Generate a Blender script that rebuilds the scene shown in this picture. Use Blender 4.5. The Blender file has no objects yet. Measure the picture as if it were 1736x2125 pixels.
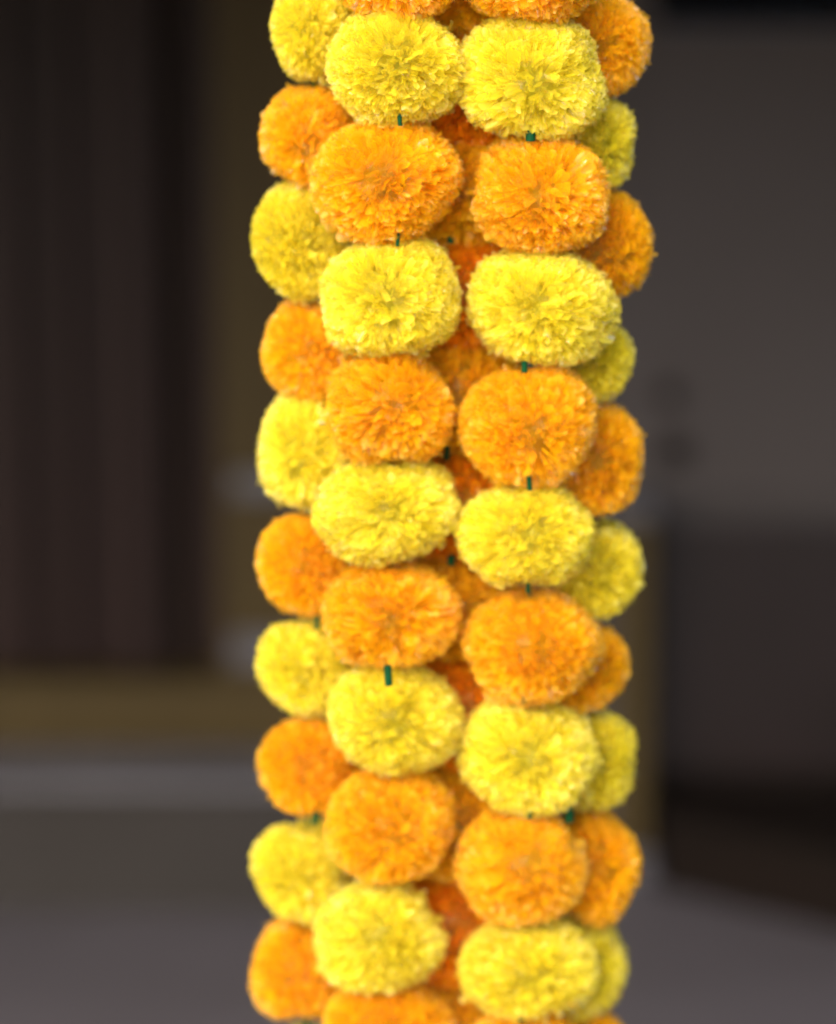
import bpy, math, random
import numpy as np
from mathutils import Vector, Matrix, Quaternion

S = bpy.context.scene
R = math.radians
random.seed(7)
rng = np.random.default_rng(11)

# ------------------------------------------------------------------ camera
PITCH = R(12.0)
FOC = 85.0
SENS = 24.0
W, H = 1736.0, 2125.0                 # working pixel frame of the photograph
FPX = FOC / SENS * W
CAM = Vector((0.0, -1.37 * math.cos(PITCH), 0.873))
cd = bpy.data.cameras.new("camera")
cam = bpy.data.objects.new("camera", cd)
S.collection.objects.link(cam)
cam.location = CAM
cam.rotation_euler = (math.pi / 2 - PITCH, 0, 0)
cd.lens = FOC
cd.sensor_fit = 'HORIZONTAL'
cd.sensor_width = SENS
cd.clip_start = 0.05
cd.clip_end = 200
cd.dof.use_dof = True
cd.dof.focus_distance = 1.293
cd.dof.aperture_fstop = 2.0
cd.dof.aperture_blades = 0
S.camera = cam

# ------------------------------------------------------------------ light
SUN_EL, SUN_AZ = R(40), R(209)        # azimuth clockwise from +Y
sdir = Vector((math.sin(SUN_AZ) * math.cos(SUN_EL), math.cos(SUN_AZ) * math.cos(SUN_EL), math.sin(SUN_EL)))
wd = bpy.data.worlds.new("World")
S.world = wd
wd.use_nodes = True
nt = wd.node_tree
nt.nodes.clear()
sky = nt.nodes.new('ShaderNodeTexSky')
sky.sky_type = 'NISHITA'
sky.sun_disc = False
sky.sun_elevation = SUN_EL
sky.sun_rotation = SUN_AZ
sky.air_density = 0.8
sky.dust_density = 4.0
sky.ozone_density = 0.6
bg = nt.nodes.new('ShaderNodeBackground')
bg.inputs[1].default_value = 0.15
wo = nt.nodes.new('ShaderNodeOutputWorld')
nt.links.new(sky.outputs[0], bg.inputs[0])
nt.links.new(bg.outputs[0], wo.inputs[0])
sl = bpy.data.lights.new("sun", 'SUN')
sl.energy = 1.0
sl.angle = R(60)
sl.color = (1.0, 0.95, 0.87)
so = bpy.data.objects.new("sun", sl)
so.rotation_euler = (-sdir).to_track_quat('-Z', 'Y').to_euler()
S.collection.objects.link(so)

S.view_settings.view_transform = 'Standard'
S.view_settings.look = 'None'
S.view_settings.gamma = 1
S.view_settings.exposure = 1.38
S.cycles.max_bounces = 22
S.cycles.diffuse_bounces = 18
S.cycles.transmission_bounces = 18
S.cycles.transparent_max_bounces = 16
S.cycles.sample_clamp_indirect = 6


# ------------------------------------------------------------------ helpers
def at(px, py, Y):
    """world point seen at working pixel (px, py) on the vertical plane y = Y"""
    dx = (px - W / 2) / FPX
    dz = -(py - H / 2) / FPX
    d = Vector((dx, math.cos(PITCH) + dz * math.sin(PITCH), -math.sin(PITCH) + dz * math.cos(PITCH)))
    return CAM + d * ((Y - CAM.y) / d.y)


def px_len(n, Y):
    return n / FPX * ((Y - CAM.y) / math.cos(PITCH))


def link(name, me, parent=None, mat=None):
    o = bpy.data.objects.new(name, me)
    S.collection.objects.link(o)
    if parent is not None:
        o.parent = parent
    if mat is not None and me is not None and not me.materials:
        me.materials.append(mat)
    return o


def tag(o, label=None, cat=None, group=None, kind=None):
    for k, v in (('label', label), ('category', cat), ('group', group), ('kind', kind)):
        if v:
            o[k] = v
    return o


def box_mesh(name, size, bevel=0.002, seg=2):
    import bmesh
    bm = bmesh.new()
    bmesh.ops.create_cube(bm, size=1)
    bmesh.ops.scale(bm, vec=size, verts=bm.verts)
    if bevel:
        bmesh.ops.bevel(bm, geom=bm.edges[:], offset=bevel, segments=seg, profile=0.7, affect='EDGES')
    me = bpy.data.meshes.new(name)
    bm.to_mesh(me)
    bm.free()
    return me


def box(name, lo, hi, mat, parent=None, bevel=0.002, seg=2):
    lo, hi = Vector(lo), Vector(hi)
    o = link(name, box_mesh(name, hi - lo, bevel, seg), parent, mat)
    c = (lo + hi) / 2
    o.location = c - (parent.location if parent else Vector())
    return o


def cyl_mesh(name, r, h, n=20, r2=None):
    import bmesh
    bm = bmesh.new()
    bmesh.ops.create_cone(bm, cap_ends=True, segments=n, radius1=r, radius2=r if r2 is None else r2, depth=h)
    me = bpy.data.meshes.new(name)
    bm.to_mesh(me)
    bm.free()
    return me


# ------------------------------------------------------------------ materials
def rough_mat(name, c1, c2, scale=6, rough=0.6, spec=0.4, bump=0.15, stretch=(1, 1, 1)):
    m = bpy.data.materials.new(name)
    m.use_nodes = True
    t = m.node_tree
    p = t.nodes['Principled BSDF']
    tc = t.nodes.new('ShaderNodeTexCoord')
    mp = t.nodes.new('ShaderNodeMapping')
    mp.inputs['Scale'].default_value = stretch
    nz = t.nodes.new('ShaderNodeTexNoise')
    nz.inputs['Scale'].default_value = scale
    nz.inputs['Detail'].default_value = 6
    cr = t.nodes.new('ShaderNodeValToRGB')
    cr.color_ramp.elements[0].color = (*c1, 1)
    cr.color_ramp.elements[1].color = (*c2, 1)
    cr.color_ramp.elements[0].position = 0.3
    cr.color_ramp.elements[1].position = 0.7
    bp = t.nodes.new('ShaderNodeBump')
    bp.inputs['Strength'].default_value = bump
    bp.inputs['Distance'].default_value = 0.004
    t.links.new(tc.outputs['Object'], mp.inputs[0])
    t.links.new(mp.outputs[0], nz.inputs['Vector'])
    t.links.new(nz.outputs['Fac'], cr.inputs[0])
    t.links.new(cr.outputs[0], p.inputs['Base Color'])
    t.links.new(nz.outputs['Fac'], bp.inputs['Height'])
    t.links.new(bp.outputs[0], p.inputs['Normal'])
    p.inputs['Roughness'].default_value = rough
    p.inputs['Specular IOR Level'].default_value = spec
    return m


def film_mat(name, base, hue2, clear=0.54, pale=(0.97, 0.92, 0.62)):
    """thin frosted plastic film: half reflects, half lets light through, a little see-through, soft gloss"""
    m = bpy.data.materials.new(name)
    m.use_nodes = True
    t = m.node_tree
    t.nodes.clear()
    out = t.nodes.new('ShaderNodeOutputMaterial')
    at_ = t.nodes.new('ShaderNodeAttribute')
    at_.attribute_name = 'tone'
    mixc = t.nodes.new('ShaderNodeMix')
    mixc.data_type = 'RGBA'
    mixc.inputs[6].default_value = (*base, 1)
    mixc.inputs[7].default_value = (*hue2, 1)
    t.links.new(at_.outputs['Fac'], mixc.inputs[0])
    tip = t.nodes.new('ShaderNodeAttribute')     # pale glints painted into the petal tips at the rim
    tip.attribute_name = 'tip_glint'
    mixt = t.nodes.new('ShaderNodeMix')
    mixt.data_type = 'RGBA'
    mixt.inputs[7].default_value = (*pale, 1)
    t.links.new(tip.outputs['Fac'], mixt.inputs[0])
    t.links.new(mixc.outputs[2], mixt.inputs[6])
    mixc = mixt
    df = t.nodes.new('ShaderNodeBsdfDiffuse')
    tr = t.nodes.new('ShaderNodeBsdfTranslucent')
    gl = t.nodes.new('ShaderNodeBsdfGlossy')
    gl.inputs['Roughness'].default_value = 0.20
    gl.inputs['Color'].default_value = (1, 1, 1, 1)
    tp = t.nodes.new('ShaderNodeBsdfTransparent')
    t.links.new(mixc.outputs[2], df.inputs[0])
    t.links.new(mixc.outputs[2], tr.inputs[0])
    m1 = t.nodes.new('ShaderNodeMixShader')
    m1.inputs[0].default_value = 0.52
    t.links.new(df.outputs[0], m1.inputs[1])
    t.links.new(tr.outputs[0], m1.inputs[2])
    fr = t.nodes.new('ShaderNodeFresnel')
    fr.inputs['IOR'].default_value = 1.45
    m2 = t.nodes.new('ShaderNodeMixShader')
    fm = t.nodes.new('ShaderNodeMath')
    fm.operation = 'MULTIPLY'
    fm.inputs[1].default_value = 0.55
    t.links.new(fr.outputs[0], fm.inputs[0])
    t.links.new(fm.outputs[0], m2.inputs[0])
    t.links.new(m1.outputs[0], m2.inputs[1])
    t.links.new(gl.outputs[0], m2.inputs[2])
    m3 = t.nodes.new('ShaderNodeMixShader')
    m3.inputs[0].default_value = clear
    t.links.new(m2.outputs[0], m3.inputs[1])
    t.links.new(tp.outputs[0], m3.inputs[2])
    t.links.new(m3.outputs[0], out.inputs[0])
    return m


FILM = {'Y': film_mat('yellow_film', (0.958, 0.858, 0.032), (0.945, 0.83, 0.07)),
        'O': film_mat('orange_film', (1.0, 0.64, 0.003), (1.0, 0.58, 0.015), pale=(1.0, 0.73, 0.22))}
FILM['D'] = film_mat('shaded_orange_film', (1.0, 0.47, 0.004), (1.0, 0.42, 0.01), pale=(1.0, 0.5, 0.05))  # orange film with the shade between strands put into its colour
FILM['A'] = film_mat('shaded_amber_film', (1.0, 0.66, 0.010), (1.0, 0.61, 0.015), pale=(1.0, 0.76, 0.3))  # tint paints in the filtered light reaching the back strand
GREEN = rough_mat('green_plastic', (0.0, 0.035, 0.009), (0.0, 0.055, 0.014), 200, 0.6, 0.15, 0.05)
THREAD = rough_mat('green_thread', (0.01, 0.06, 0.02), (0.02, 0.09, 0.03), 400, 0.8, 0.2, 0.1)
M_FLOOR = rough_mat('grey_stone_floor', (0.0645, 0.0587, 0.0641), (0.0824, 0.0757, 0.0838), 5, 0.5, 0.25, 0.1)
M_SHADE_RISER = rough_mat('shaded_step_stone', (0.0200, 0.0171, 0.0146), (0.0260, 0.0227, 0.0200), 5, 0.6, 0.2, 0.1)  # darker tone painted in for the shaded front of the step
M_LIT_TREAD = rough_mat('lit_step_stone', (0.0837, 0.0811, 0.0901), (0.1046, 0.1009, 0.1105), 7, 0.45, 0.5, 0.1)  # sky light on the step top put into its colour
M_WALL = rough_mat('grey_plaster', (0.0458, 0.0381, 0.0352), (0.0544, 0.0461, 0.0440), 4, 0.7, 0.3, 0.2)
M_DOOR = rough_mat('dark_brown_paint', (0.0103, 0.0046, 0.0034), (0.0141, 0.0060, 0.0046), 3, 0.5, 0.15, 0.1, (4, 4, 0.5))
M_WOOD = rough_mat('ochre_wood', (0.0373, 0.0247, 0.0071), (0.0480, 0.0327, 0.0100), 4, 0.55, 0.15, 0.15, (6, 6, 0.6))
M_BLACK = rough_mat('black_paint', (0.0018, 0.0018, 0.0018), (0.0036, 0.0030, 0.0030), 4, 0.7, 0.03, 0.05)
M_GAP_BOLT = rough_mat('gap_shadow_and_bolt', (0.0057, 0.0034, 0.0026), (0.0076, 0.0051, 0.0034), 4, 0.7, 0.1, 0.05)  # dark of the shadow gap as a colour; the bolts share it
M_DEEP = rough_mat('deep_brown_paint', (0.0120, 0.0072, 0.0048), (0.0152, 0.0096, 0.0064), 4, 0.7, 0.1, 0.05)
M_FALLOFF = rough_mat('wall_falloff_tone', (0.0340, 0.0284, 0.0260), (0.0400, 0.0333, 0.0310), 4, 0.6, 0.3, 0.05)  # in-between tone painted for the soft shading down the wall
M_METAL = rough_mat('dull_grey_metal', (0.0493, 0.0475, 0.0542), (0.0634, 0.0598, 0.0674), 30, 0.45, 0.5, 0.05)
M_PANEL = rough_mat('dark_brown_panel', (0.0074, 0.0036, 0.0029), (0.0098, 0.0050, 0.0046), 12, 0.42, 0.3, 0.2)
M_PLINTH = rough_mat('blackish_wood', (0.0043, 0.0024, 0.0014), (0.0067, 0.0038, 0.0024), 6, 0.6, 0.1, 0.1)

# ------------------------------------------------------------------ large structure
YB = 1.20                                     # back plane of the doorway
rail_bot = at(300, 1550, YB).z
zs = rail_bot
me = bpy.data.meshes.new('floor')
me.from_pydata([(-8, -8, 0), (8, -8, 0), (8, 8, 0), (-8, 8, 0)], [], [(0, 1, 2, 3)])
tag(link('floor', me, None, M_FLOOR), kind='structure')
x_step = at(760, 1600, YB).x
st = box('step', (-3.0, YB - 0.100, 0.001), (x_step, YB + 0.30, zs - 0.008), M_SHADE_RISER, None, 0, 3)
tag(st, kind='structure')
tr_ = box('lit_tread', (-3.0, YB - 0.112, zs - 0.007), (x_step + 0.01, YB + 0.30, zs - 0.001), M_LIT_TREAD, None, 0.006, 3)  # thin top slab added to carry the painted sky light
tr_.parent = st
tr_.location = tr_.location - st.location

# grey wall with a dark opening at the upper right
wl_ = at(620, 1000, YB + 0.05).x
ox = at(1358, 45, YB + 0.05).x
oz = at(1500, 56, YB + 0.05).z
wall = link('wall', None)
wall.location = (0.6, YB + 0.05, 0)
tag(wall, 'plain grey plastered wall beside the wooden door frame', 'wall')
box('wall_panel', (wl_, YB + 0.05, 0.0), (ox, YB + 0.20, 0.976), M_WALL, wall, 0)
box('wall_panel', (ox, YB + 0.05, 0.0), (3.0, YB + 0.20, oz), M_WALL, wall, 0)
for (px, py, r) in ((1388, 820, 24), (1400, 938, 33)):
    b = link('bolt', cyl_mesh('bolt', px_len(r, YB), 0.012, 24, px_len(r * 0.8, YB)), wall, M_GAP_BOLT)
    b.rotation_euler = (math.pi / 2, 0, 0)
    b.location = at(px, py, YB + 0.045) - wall.location
win = link('window', None)
win.location = (ox + 0.4, YB + 0.16, oz)
tag(win, 'unlit black window opening in the grey wall, upper right', 'window')
box('window_frame', (ox + 0.002, YB + 0.053, oz + 0.002), (ox + 0.02, YB + 0.09, 0.975), M_BLACK, win, 0.002)
box('window_frame', (ox + 0.021, YB + 0.053, oz + 0.002), (2.6, YB + 0.09, oz + 0.02), M_BLACK, win, 0.002)
box('pane', (ox + 0.021, YB + 0.06, oz + 0.021), (2.6, YB + 0.064, 0.975), M_BLACK, win, 0)

# unseen low ceiling added out of frame; it keeps the doorway behind in shade
ce = box('shade_slab', (-3.0, 0.13, 0.978), (3.0, YB + 0.20, 1.04), M_WALL, None, 0)
tag(ce, kind='structure')

# ------------------------------------------------------------------ door and frame at the left
xj = at(455, 1000, YB).x
rail_top = at(300, 1415, YB).z
fr = link('door_frame', None)
fr.location = (xj, YB, zs)
tag(fr, 'ochre wooden door frame standing on the grey stone step', 'door frame')
box('jamb', (xj, YB, rail_top + 0.001), (xj + 0.10, YB + 0.10, 0.976), M_WOOD, fr, 0.004)
box('sill_rail', (-2.2, YB - 0.004, zs), (xj + 0.10, YB + 0.10, rail_top), M_WOOD, fr, 0.006)
for (py, hh) in ((1003, 48), (1345, 66)):
    z = at(510, py, YB).z
    h = px_len(hh, YB)
    hg = box('hinge', (at(482, py, YB).x, YB - 0.012, z - h / 2), (xj + 0.085, YB - 0.0005, z + h / 2), M_METAL, fr, 0.002)
    for dz in (-0.25, 0.25):
        s = link('screw', cyl_mesh('screw', 0.0025, 0.002, 10), hg, M_METAL)
        s.rotation_euler = (math.pi / 2, 0, 0)
        s.location = (0.0, -0.0065, dz * h)
door = link('door', None)
xd = at(345, 1000, YB + 0.03).x
door.location = (xd, YB + 0.05, rail_top)
tag(door, 'closed dark brown door inside the ochre wooden frame', 'door')
box('door_leaf', (-2.2, YB + 0.06, rail_top + 0.002), (xj - 0.002, YB + 0.10, 0.975), M_DEEP, door, 0)
box('stile', (at(235, 1000, YB).x, YB + 0.030, rail_top + 0.004), (xd, YB + 0.059, 0.975), M_DOOR, door, 0.003)
box('door_panel', (-2.2, YB + 0.040, rail_top + 0.004), (at(235, 1000, YB).x - 0.001, YB + 0.059, 0.975), M_DOOR, door, 0.003)
for (u0, u1) in ((20, 52), (120, 150), (262, 300)):
    box('batten', (at(u0, 1000, YB).x, YB + 0.022, rail_top + 0.006), (at(u1, 1000, YB).x, YB + 0.0292 if u0 > 200 else YB + 0.0392, 0.974), M_DOOR, door, 0.002)
box('edge_strip', (at(395, 1000, YB).x, YB + 0.045, rail_top + 0.004), (xj - 0.003, YB + 0.059, 0.975), M_DOOR, door, 0.002)

# ------------------------------------------------------------------ post at the right of the garland
YP = YB - 0.03
p0, p1 = at(1285, 1300, YP), at(1350, 1300, YP)
ptop, pbot = at(1310, 1085, YP).z, at(1310, 1765, YP).z
post = link('wooden_post', None)
post.location = ((p0.x + p1.x) / 2, YP, 0)
tag(post, 'short ochre wooden post with grey metal cap by the dark plinth', 'post')
box('shaft', (p0.x, YP, pbot), (p1.x, YP + 0.05, ptop), M_WOOD, post, 0.003)
box('cap', (p0.x - 0.008, YP - 0.006, ptop + 0.0005), (p1.x + 0.002, YP + 0.054, ptop + px_len(48, YP)), M_METAL, post, 0.005, 3)
box('foot', (p0.x - 0.004, YP - 0.008, 0.001), (p1.x + 0.004, YP + 0.054, pbot - 0.0005), M_METAL, post, 0.004)

# ------------------------------------------------------------------ dark lower wall and low plinth at the right
def floor_pt(px, py):
    dx = (px - W / 2) / FPX
    dz = -(py - H / 2) / FPX
    d = Vector((dx, math.cos(PITCH) + dz * math.sin(PITCH), -math.sin(PITCH) + dz * math.cos(PITCH)))
    return CAM + d * (-CAM.z / d.z)


a, b_ = floor_pt(1366, 1845), floor_pt(1736, 1935)
ang = math.atan2(b_.y - a.y, b_.x - a.x)
pn = box('lower_panel', (at(1356, 1300, YB + 0.04).x, YB + 0.035, at(1400, 1600, YB + 0.04).z), (3.0, YB + 0.0495, at(1400, 1085, YB + 0.04).z), M_PANEL, None, 0.003)
dr = box('falloff_strip', (at(1356, 1300, YB + 0.04).x, YB + 0.037, at(1400, 1084, YB + 0.04).z), (3.0, YB + 0.0495, at(1400, 1040, YB + 0.04).z), M_FALLOFF, None, 0.003)  # added strip, carries the wall's soft shade falloff in its colour
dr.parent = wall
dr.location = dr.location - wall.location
pn.parent = wall
pn.location = pn.location - wall.location
pn['label'] = 'dark brown lower panel'
lo_ = box('gap_shadow_board', (at(1356, 1300, YB + 0.04).x, YB + 0.045, 0.001), (3.0, YB + 0.0495, at(1400, 1600, YB + 0.04).z - 0.001), M_GAP_BOLT, None, 0)  # flat board painted as the shadow gap above the plinth
lo_.parent = wall
lo_.location = lo_.location - wall.location
plinth = link('plinth', None)
plinth.location = (a.x, a.y, 0)
tag(plinth, 'low blackish plinth on the floor at lower right, set askew', 'plinth')
hp = at(1366, 1690, a.y).z
dirx = Vector((math.cos(ang), math.sin(ang), 0))
L = 1.2
q0, q1 = Vector((0, 0, 0)), dirx * L
back = YB + 0.044 - a.y
def prism(name, pts, z0, z1, mat):
    import bmesh
    bm = bmesh.new()
    lo = [bm.verts.new((p[0], p[1], z0)) for p in pts]
    hi = [bm.verts.new((p[0], p[1], z1)) for p in pts]
    bm.faces.new(lo[::-1]); bm.faces.new(hi)
    for i_ in range(len(pts)):
        j_ = (i_ + 1) % len(pts)
        bm.faces.new((lo[i_], lo[j_], hi[j_], hi[i_]))
    bmesh.ops.bevel(bm, geom=bm.edges[:], offset=0.002, segments=2, affect='EDGES')
    me = bpy.data.meshes.new(name); bm.to_mesh(me); bm.free()
    return link(name, me, plinth, mat)
foot = [(0, 0), (q1.x, q1.y), (q1.x, back), (0, back)]
prism('plinth_base', foot, 0.001, hp - 0.013, M_PLINTH)
prism('plinth_top', [(-0.003, -0.004), (q1.x, q1.y - 0.004), (q1.x, back), (-0.003, back)], hp - 0.012, hp, M_GAP_BOLT)  # top takes the painted gap shadow too

# ------------------------------------------------------------------ pompom flowers
def unit(v):
    return v / np.maximum(np.linalg.norm(v, axis=-1, keepdims=True), 1e-9)


NU, NV = 3, 3
UU = np.linspace(-1, 1, NU)
VV = np.array([0.48, 0.8, 1.0])


def petals(n, radii, bend, squig, part, seed, dense=1.0):
    """fringe of n cut-film petals on an ellipsoid; returns verts (n*NU*NV,3) and per-petal tone"""
    g = np.random.default_rng(seed)
    i = np.arange(n) + 0.5
    ph = np.arccos(1 - 2 * i / n)
    th = math.pi * (1 + 5 ** 0.5) * i
    d = np.stack([np.cos(th) * np.sin(ph), np.sin(th) * np.sin(ph), np.cos(ph)], 1)
    d = unit(d + g.normal(0, 0.05, d.shape))
    K = 46
    cl = unit(g.normal(size=(K, 3)))
    own = np.argmax(d @ cl.T + g.normal(0, 0.02, (n, K)), 1)
    c = cl[own]
    dd = unit(d * 0.86 + c * 0.14 * g.uniform(0.2, 1.4, (n, 1)))      # tips gather into tufts
    # petals part from one point and sweep away from it
    away = d - part * (d @ part)[:, None]
    prox = np.clip((d @ part + 0.35) / 1.35, 0, 1)[:, None]
    sweep = away * 0.9 + g.normal(0, 0.30, d.shape) + (g.normal(0, 0.16, (K, 3)))[own]
    d2 = unit(dd + bend * g.uniform(0.1, 1.5, (n, 1)) * sweep * (0.35 + prox))
    # radius: lobes, dimples at the string holes
    rad = 1 + g.normal(0, 0.016, (K,))[own] + g.normal(0, 0.013, n) + (g.uniform(0, 1, n) < 0.05) * g.uniform(0, 0.07, n)
    pw = g.uniform(2.0, 2.10)
    gv = unit(g.normal(size=3) * np.array([1, 1, 0.15]))
    rad *= 1 - g.uniform(0, 0.10) * np.exp(-((d2 @ gv - g.uniform(-.3, .3)) / 0.10) ** 2)
    rad *= 1 / (np.abs(d2) ** pw).sum(1) ** (1 / pw)
    zz = np.abs(d2[:, 2])
    rad *= 1 - 0.13 * np.exp(-(np.arccos(np.clip(zz, 0, 1)) / 0.30) ** 2)
    f = g.normal(size=(4, 3)) * 2.2
    rad *= 1 + 0.034 * np.sin(d2 @ f.T + g.uniform(0, 6, 4)).sum(1)
    # paths
    P0 = d * 0.30
    P1 = unit(d * 0.75 + d2 * 0.25) * 0.87 * rad[:, None]
    P2 = d2 * rad[:, None]
    tan = unit(P2 - P1)
    side = np.cross(d2, away + 1e-3)
    side = unit(side)
    rot = g.normal(0, 1, n) * (0.45 + 1.6 * squig)
    bi = unit(np.cross(side, tan))
    side2 = side * np.cos(rot)[:, None] + bi * np.sin(rot)[:, None]
    bi2 = unit(np.cross(side2, tan))
    wid = 0.020 + 0.05 * g.uniform(0, 1, n)
    broad = g.uniform(0, 1, n) < 0.22
    wid = np.where(broad, g.uniform(0.07, 0.125, n), wid)
    amp = wid * g.uniform(0.12, 0.45, n) * g.choice([-1, 1], n)
    phs = g.uniform(0, 6.28, n)
    out = np.zeros((n, NV, NU, 3))
    for a_, v in enumerate(VV):
        base = P0 * (1 - v) ** 2 + 2 * P1 * v * (1 - v) + P2 * v * v
        base = P0 * (1 - v) * (1 - v) * 1.0 + P1 * 2 * v * (1 - v) + P2 * v ** 2
        wv = wid * (0.35 + 0.75 * v) if a_ < NV - 1 else wid * g.uniform(0.65, 1.0, n)
        for b2, u in enumerate(UU):
            rip = amp * (0.4 + v) * np.sin(phs + u * 2.6 + v * 1.3)
            pull = (0.035 * abs(u) ** 2 + g.uniform(0, 0.03, n)) if a_ == NV - 1 else 0
            q = base + side2 * (wv * u)[:, None] + bi2 * rip[:, None]
            if a_ == NV - 1:
                q = q - tan * np.reshape(pull, (-1, 1)) + g.normal(0, 0.006, (n, 3))
            out[:, a_, b2] = q
    out = out.reshape(n, NU * NV, 3) * np.array(radii)[None, None, :]
    tip_glint = np.zeros((n, NV, NU))
    fs = np.clip(1.0 - 1.15 * (d2 @ part), 0, 1) * g.uniform(0, 1, n) ** 2 * 0.55  # painted glint strength grows towards the flower's rim
    tip_glint[:, -1, :] = fs[:, None]
    return out, g.uniform(0, 1, n), tip_glint.reshape(-1)


def quad_idx(n):
    q = []
    for a_ in range(NV - 1):
        for b2 in range(NU - 1):
            k = a_ * NU + b2
            q.append((k, k + 1, k + NU + 1, k + NU))
    q = np.array(q)
    return (q[None] + (np.arange(n) * NU * NV)[:, None, None]).reshape(-1, 4)


def mesh_np(name, verts, quads, tone=None, mat=None, tip_glint=None):
    me = bpy.data.meshes.new(name)
    nv, nq = len(verts), len(quads)
    me.vertices.add(nv)
    me.vertices.foreach_set('co', verts.astype(np.float32).ravel())
    me.loops.add(nq * 4)
    me.loops.foreach_set('vertex_index', quads.astype(np.int32).ravel())
    me.polygons.add(nq)
    me.polygons.foreach_set('loop_start', np.arange(0, nq * 4, 4, dtype=np.int32))
    me.polygons.foreach_set('loop_total', np.full(nq, 4, dtype=np.int32))
    if tone is not None:
        at2 = me.attributes.new('tone', 'FLOAT', 'POINT')
        at2.data.foreach_set('value', tone.astype(np.float32))
    if tip_glint is not None:
        at3 = me.attributes.new('tip_glint', 'FLOAT', 'POINT')
        at3.data.foreach_set('value', tip_glint.astype(np.float32))
    me.update(calc_edges=True)
    if mat:
        me.materials.append(mat)
    return me


def single_petal(seed, col):
    """one loose outer petal along +Z, unit length, curling over at its tip towards +X"""
    g = np.random.default_rng(seed)
    nu, nv = 4, 5
    V = []
    w = g.uniform(0.05, 0.09)
    ph = g.uniform(0, 6.28)
    am = g.uniform(0.012, 0.03)
    lean = g.uniform(0.05, 0.22)
    for a_, v in enumerate((0.42, 0.62, 0.8, 0.93, 1.0)):
        for b2, u in enumerate((-1, -0.33, 0.33, 1)):
            ww = w * (0.45 + 0.6 * v) * (0.8 if a_ == 4 else 1)
            x = lean * (v - 0.42) ** 2 / 0.33 + am * (v ** 2) * math.sin(ph + 2.8 * u + v) + (0.03 * u * u)
            z = v * 1.0 - (0.03 * u * u + g.uniform(0, 0.02) if a_ == 4 else 0)
            V.append((x, ww * u, z))
    V = np.array(V)
    q = np.array([(a_ * nu + b2, a_ * nu + b2 + 1, (a_ + 1) * nu + b2 + 1, (a_ + 1) * nu + b2)
                  for a_ in range(nv - 1) for b2 in range(nu - 1)])
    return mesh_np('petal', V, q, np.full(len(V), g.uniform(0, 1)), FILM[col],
                   np.where(np.arange(len(V)) >= 16, g.uniform(0, 0.5), 0.0))  # loose petals get the painted tip glint as well


PETALS = {c: [single_petal(500 + k + (50 if c == 'O' else 0), c) for k in range(10)] for c in 'YOAD'}


def core_mesh(col):
    import bmesh
    bm = bmesh.new()
    bmesh.ops.create_icosphere(bm, subdivisions=3, radius=0.66)
    for v in bm.verts:
        v.co *= 1 + 0.08 * math.sin(v.co.x * 40 + v.co.y * 31) * math.cos(v.co.z * 37)
    me = bpy.data.meshes.new('pompom_flower')
    bm.to_mesh(me)
    bm.free()
    me.materials.append(FILM[col])
    return me


CORE = {c: core_mesh(c) for c in 'YOAD'}
QI = {}


def flower(strand, col, px, py, rx, ry, Y, k, bend=0.45, squig=0.4, cx=0.0, cz=0.0, n=4000, npet=24):
    c = at(px, py, Y)
    ax = px_len(rx, Y) * 1.01
    az = px_len(ry, Y) * 1.08
    ay = min(0.031, max(ax, az) * 1.0)
    f = link('pompom_flower', CORE[col], strand)
    f.location = c - strand.location
    f['label'] = {'Y': 'yellow', 'O': 'orange', 'A': 'shade-tinted amber', 'D': 'shade-tinted orange'}[col] + ' plastic pompom flower'
    part = np.array([cx, -1.0, cz])
    part = part / np.linalg.norm(part)
    V, tone, tip_glint = petals(n, (ax, ay, az), bend, squig, part, 1000 + k)
    if n not in QI:
        QI[n] = quad_idx(n)
    me = mesh_np('petal_fringe', V.reshape(-1, 3), QI[n], np.repeat(tone, NU * NV), FILM[col], tip_glint)
    # core takes the flower's own size; children undo it
    sc = Vector((ax, ay, az))
    f.scale = sc
    rr0 = random.Random(k * 7 + 1)
    f.rotation_euler = (rr0.uniform(-.12, .12), rr0.uniform(-.13, .13), rr0.uniform(-.2, .2))
    fr_ = link('petal_fringe', me, f)
    fr_['kind'] = 'stuff'
    inv = Matrix.Diagonal((1 / sc.x, 1 / sc.y, 1 / sc.z, 1))
    fr_.matrix_parent_inverse = inv
    r = random.Random(k * 13 + 5)
    pv = Vector(part)
    for j in range(npet):
        for _ in range(20):
            d = Vector((r.gauss(0, 1), r.gauss(0, 1), r.gauss(0, 1))).normalized()
            if d.y < 0.25 and abs(d.z) < 0.93:
                break
        rr = 1 / math.sqrt((d.x / ax) ** 2 + (d.y / ay) ** 2 + (d.z / az) ** 2)
        t = d - pv * d.dot(pv)
        t = (t + Vector((r.gauss(0, .35), r.gauss(0, .35), r.gauss(0, .35)))).normalized()
        xax = (t - d * t.dot(d)).normalized()
        yax = d.cross(xax)
        m3 = Matrix((xax, yax, d)).transposed().to_4x4()
        p = link('petal', r.choice(PETALS[col]), f)
        p.matrix_parent_inverse = inv
        p.matrix_basis = m3 @ Matrix.Scale(rr * r.uniform(0.97, 1.035), 4)
    return f


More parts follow.
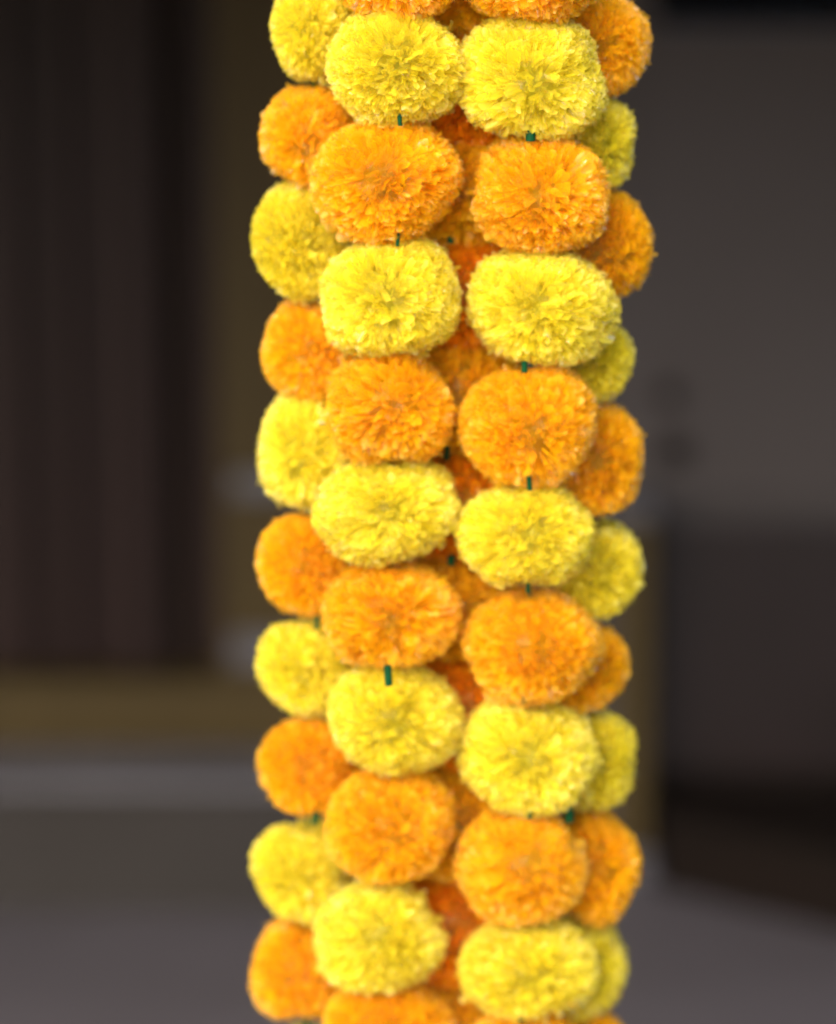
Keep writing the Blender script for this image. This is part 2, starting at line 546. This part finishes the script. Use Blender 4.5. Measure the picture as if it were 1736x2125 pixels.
def tube(name, pts, rad, mat, parent, n=6):
    pts = [Vector(p) for p in pts]
    V, F = [], []
    for i, p in enumerate(pts):
        t = (pts[min(i + 1, len(pts) - 1)] - pts[max(i - 1, 0)]).normalized()
        x = t.cross(Vector((0, 1, 0))).normalized()
        y = t.cross(x)
        for j in range(n):
            a_ = 2 * math.pi * j / n
            V.append(p + x * math.cos(a_) * rad + y * math.sin(a_) * rad)
    for i in range(len(pts) - 1):
        for j in range(n):
            F.append((i * n + j, i * n + (j + 1) % n, (i + 1) * n + (j + 1) % n, (i + 1) * n + j))
    me = bpy.data.meshes.new(name)
    me.from_pydata([tuple(v) for v in V], [], F)
    return link(name, me, parent, mat)


STRANDS = [
    # label, depth, flowers (colour, x, y, rx, ry)
    ('flower garland strand along the left edge, topmost flower yellow, smooth lit outer side', 0.034, 0,
     [('O', 650, -150, 104, 108), ('Y', 662, 62, 96, 110), ('O', 642, 285, 102, 104), ('Y', 636, 498, 106, 117),
      ('O', 650, 726, 106, 103), ('Y', 640, 940, 107, 120), ('O', 640, 1171, 109, 108), ('Y', 642, 1382, 111, 102),
      ('O', 643, 1584, 108, 105), ('Y', 634, 1806, 108, 108), ('O', 630, 2015, 108, 107), ('Y', 645, 2225, 105, 108)]),
    ('front left garland strand with a bright green spacer showing above a yellow flower', 0.0, 1,
     [('O', 828, -78, 143, 112), ('Y', 824, 138, 143, 122), ('O', 796, 373, 150, 124), ('Y', 812, 622, 148, 122),
      ('O', 807, 845, 145, 119), ('Y', 807, 1058, 149, 108), ('O', 808, 1272, 146, 110), ('Y', 815, 1487, 147, 112),
      ('O', 810, 1713, 146, 120), ('Y', 790, 1941, 140, 119), ('O', 802, 2150, 142, 112)]),
    ('front right garland strand, overlapping the right edge strand of yellow and orange flowers', 0.0, 2,
     [('O', 1105, -66, 143, 116), ('Y', 1105, 165, 148, 124), ('O', 1117, 411, 145, 121), ('Y', 1120, 640, 150, 118),
      ('O', 1088, 882, 142, 121), ('Y', 1094, 1113, 144, 112), ('O', 1107, 1340, 145, 117), ('Y', 1090, 1566, 143, 117),
      ('O', 1083, 1797, 143, 118), ('Y', 1088, 2009, 148, 104), ('O', 1100, 2212, 143, 108)]),
    ('flower garland strand along the right edge, topmost flower orange, partly hidden', 0.028, 3,
     [('O', 1240, 92, 99, 102), ('Y', 1222, 296, 97, 100), ('O', 1239, 511, 101, 108),
      ('Y', 1222, 743, 97, 93), ('O', 1232, 951, 106, 119), ('Y', 1237, 1184, 104, 105), ('O', 1208, 1381, 101, 96),
      ('Y', 1227, 1580, 104, 105), ('O', 1220, 1797, 104, 115), ('Y', 1200, 2010, 106, 104), ('O', 1217, 2200, 102, 106)]),
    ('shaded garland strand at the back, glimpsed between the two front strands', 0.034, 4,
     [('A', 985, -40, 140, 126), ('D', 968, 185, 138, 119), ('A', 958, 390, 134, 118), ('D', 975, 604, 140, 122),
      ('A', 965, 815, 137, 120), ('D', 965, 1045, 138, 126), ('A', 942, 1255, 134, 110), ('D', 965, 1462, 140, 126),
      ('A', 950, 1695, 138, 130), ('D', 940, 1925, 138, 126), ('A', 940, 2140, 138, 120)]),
]
# spacer tubes that show: strand -> {index of the flower above: (x, y, width, height, forward)}
SPACERS = {
    1: {1: (830, 248, 9, 24, .018), 2: (826, 497, 8, 26, .018), 6: (806, 1402, 17, 42, .029)},
    2: {1: (1102, 281, 20, 22, .016), 3: (1089, 761, 13, 22, .018), 4: (1099, 1001, 11, 32, .022),
        5: (1096, 1220, 8, 20, .018), 6: (1087, 1450, 8, 20, .018), 7: (1100, 1688, 10, 24, .02), 10: (1082, 2117, 12, 16, .018)},
    3: {7: (1182, 1690, 20, 34, .035)},
    4: {5: (937, 1162, 17, 20, .02), 4: (928, 940, 12, 30, .02), 9: (931, 2026, 12, 24, .02), 2: (935, 497, 14, 14, .02)},
    0: {6: (658, 1293, 10, 26, .02), 8: (655, 1698, 14, 26, .02)},
}
k = 0
for (label, Y, si, fl) in STRANDS:
    top = at(fl[0][1], fl[0][2] - 330, Y)
    st_ = link('flower_garland', None)
    st_.location = top
    tag(st_, label, 'garland', 'marigold garland strands hanging side by side')
    pts = [Vector((0, 0, 0))]
    for j, (col, px, py, rx, ry) in enumerate(fl):
        r = random.Random(900 + k)
        front = si in (1, 2)
        bend = r.uniform(0.35, 0.75) if col == 'Y' else r.uniform(0.2, 0.55)
        squig = r.uniform(0.15, 0.5) if col == 'Y' else r.uniform(0.5, 0.9)
        cx = r.uniform(-0.25, 0.25) + (-0.7 if si == 0 else 0.7 if si == 3 else 0)
        cz = r.uniform(-0.35, 0.25)
        flower(st_, col, px, py, rx, ry, Y, k, bend, squig, cx, cz)
        pts.append(at(px, py, Y) - top)
        k += 1
    pts.append(pts[-1] + Vector((0, 0, -0.05)))
    tube('string', pts, 0.0006, THREAD, st_)
    for j in range(len(fl) - 1 + (1 if si == 2 else 0)):
        sp = SPACERS.get(si, {}).get(j)
        if sp:
            x, y, w_, h_, fwd = sp
            c = at(x, y, Y - fwd)
            rr, hh = px_len(w_ / 2, Y), px_len(h_, Y)
        else:
            c = (at(fl[j][1], fl[j][2], Y) + at(fl[j + 1][1], fl[j + 1][2], Y)) / 2
            rr, hh = 0.0012, 0.005
        s = link('spacer_tube', cyl_mesh('spacer_tube', rr, hh, 14), st_, GREEN)
        s.location = c - top
        s.rotation_euler = (random.uniform(-.1, .1), random.uniform(-.1, .1), 0)
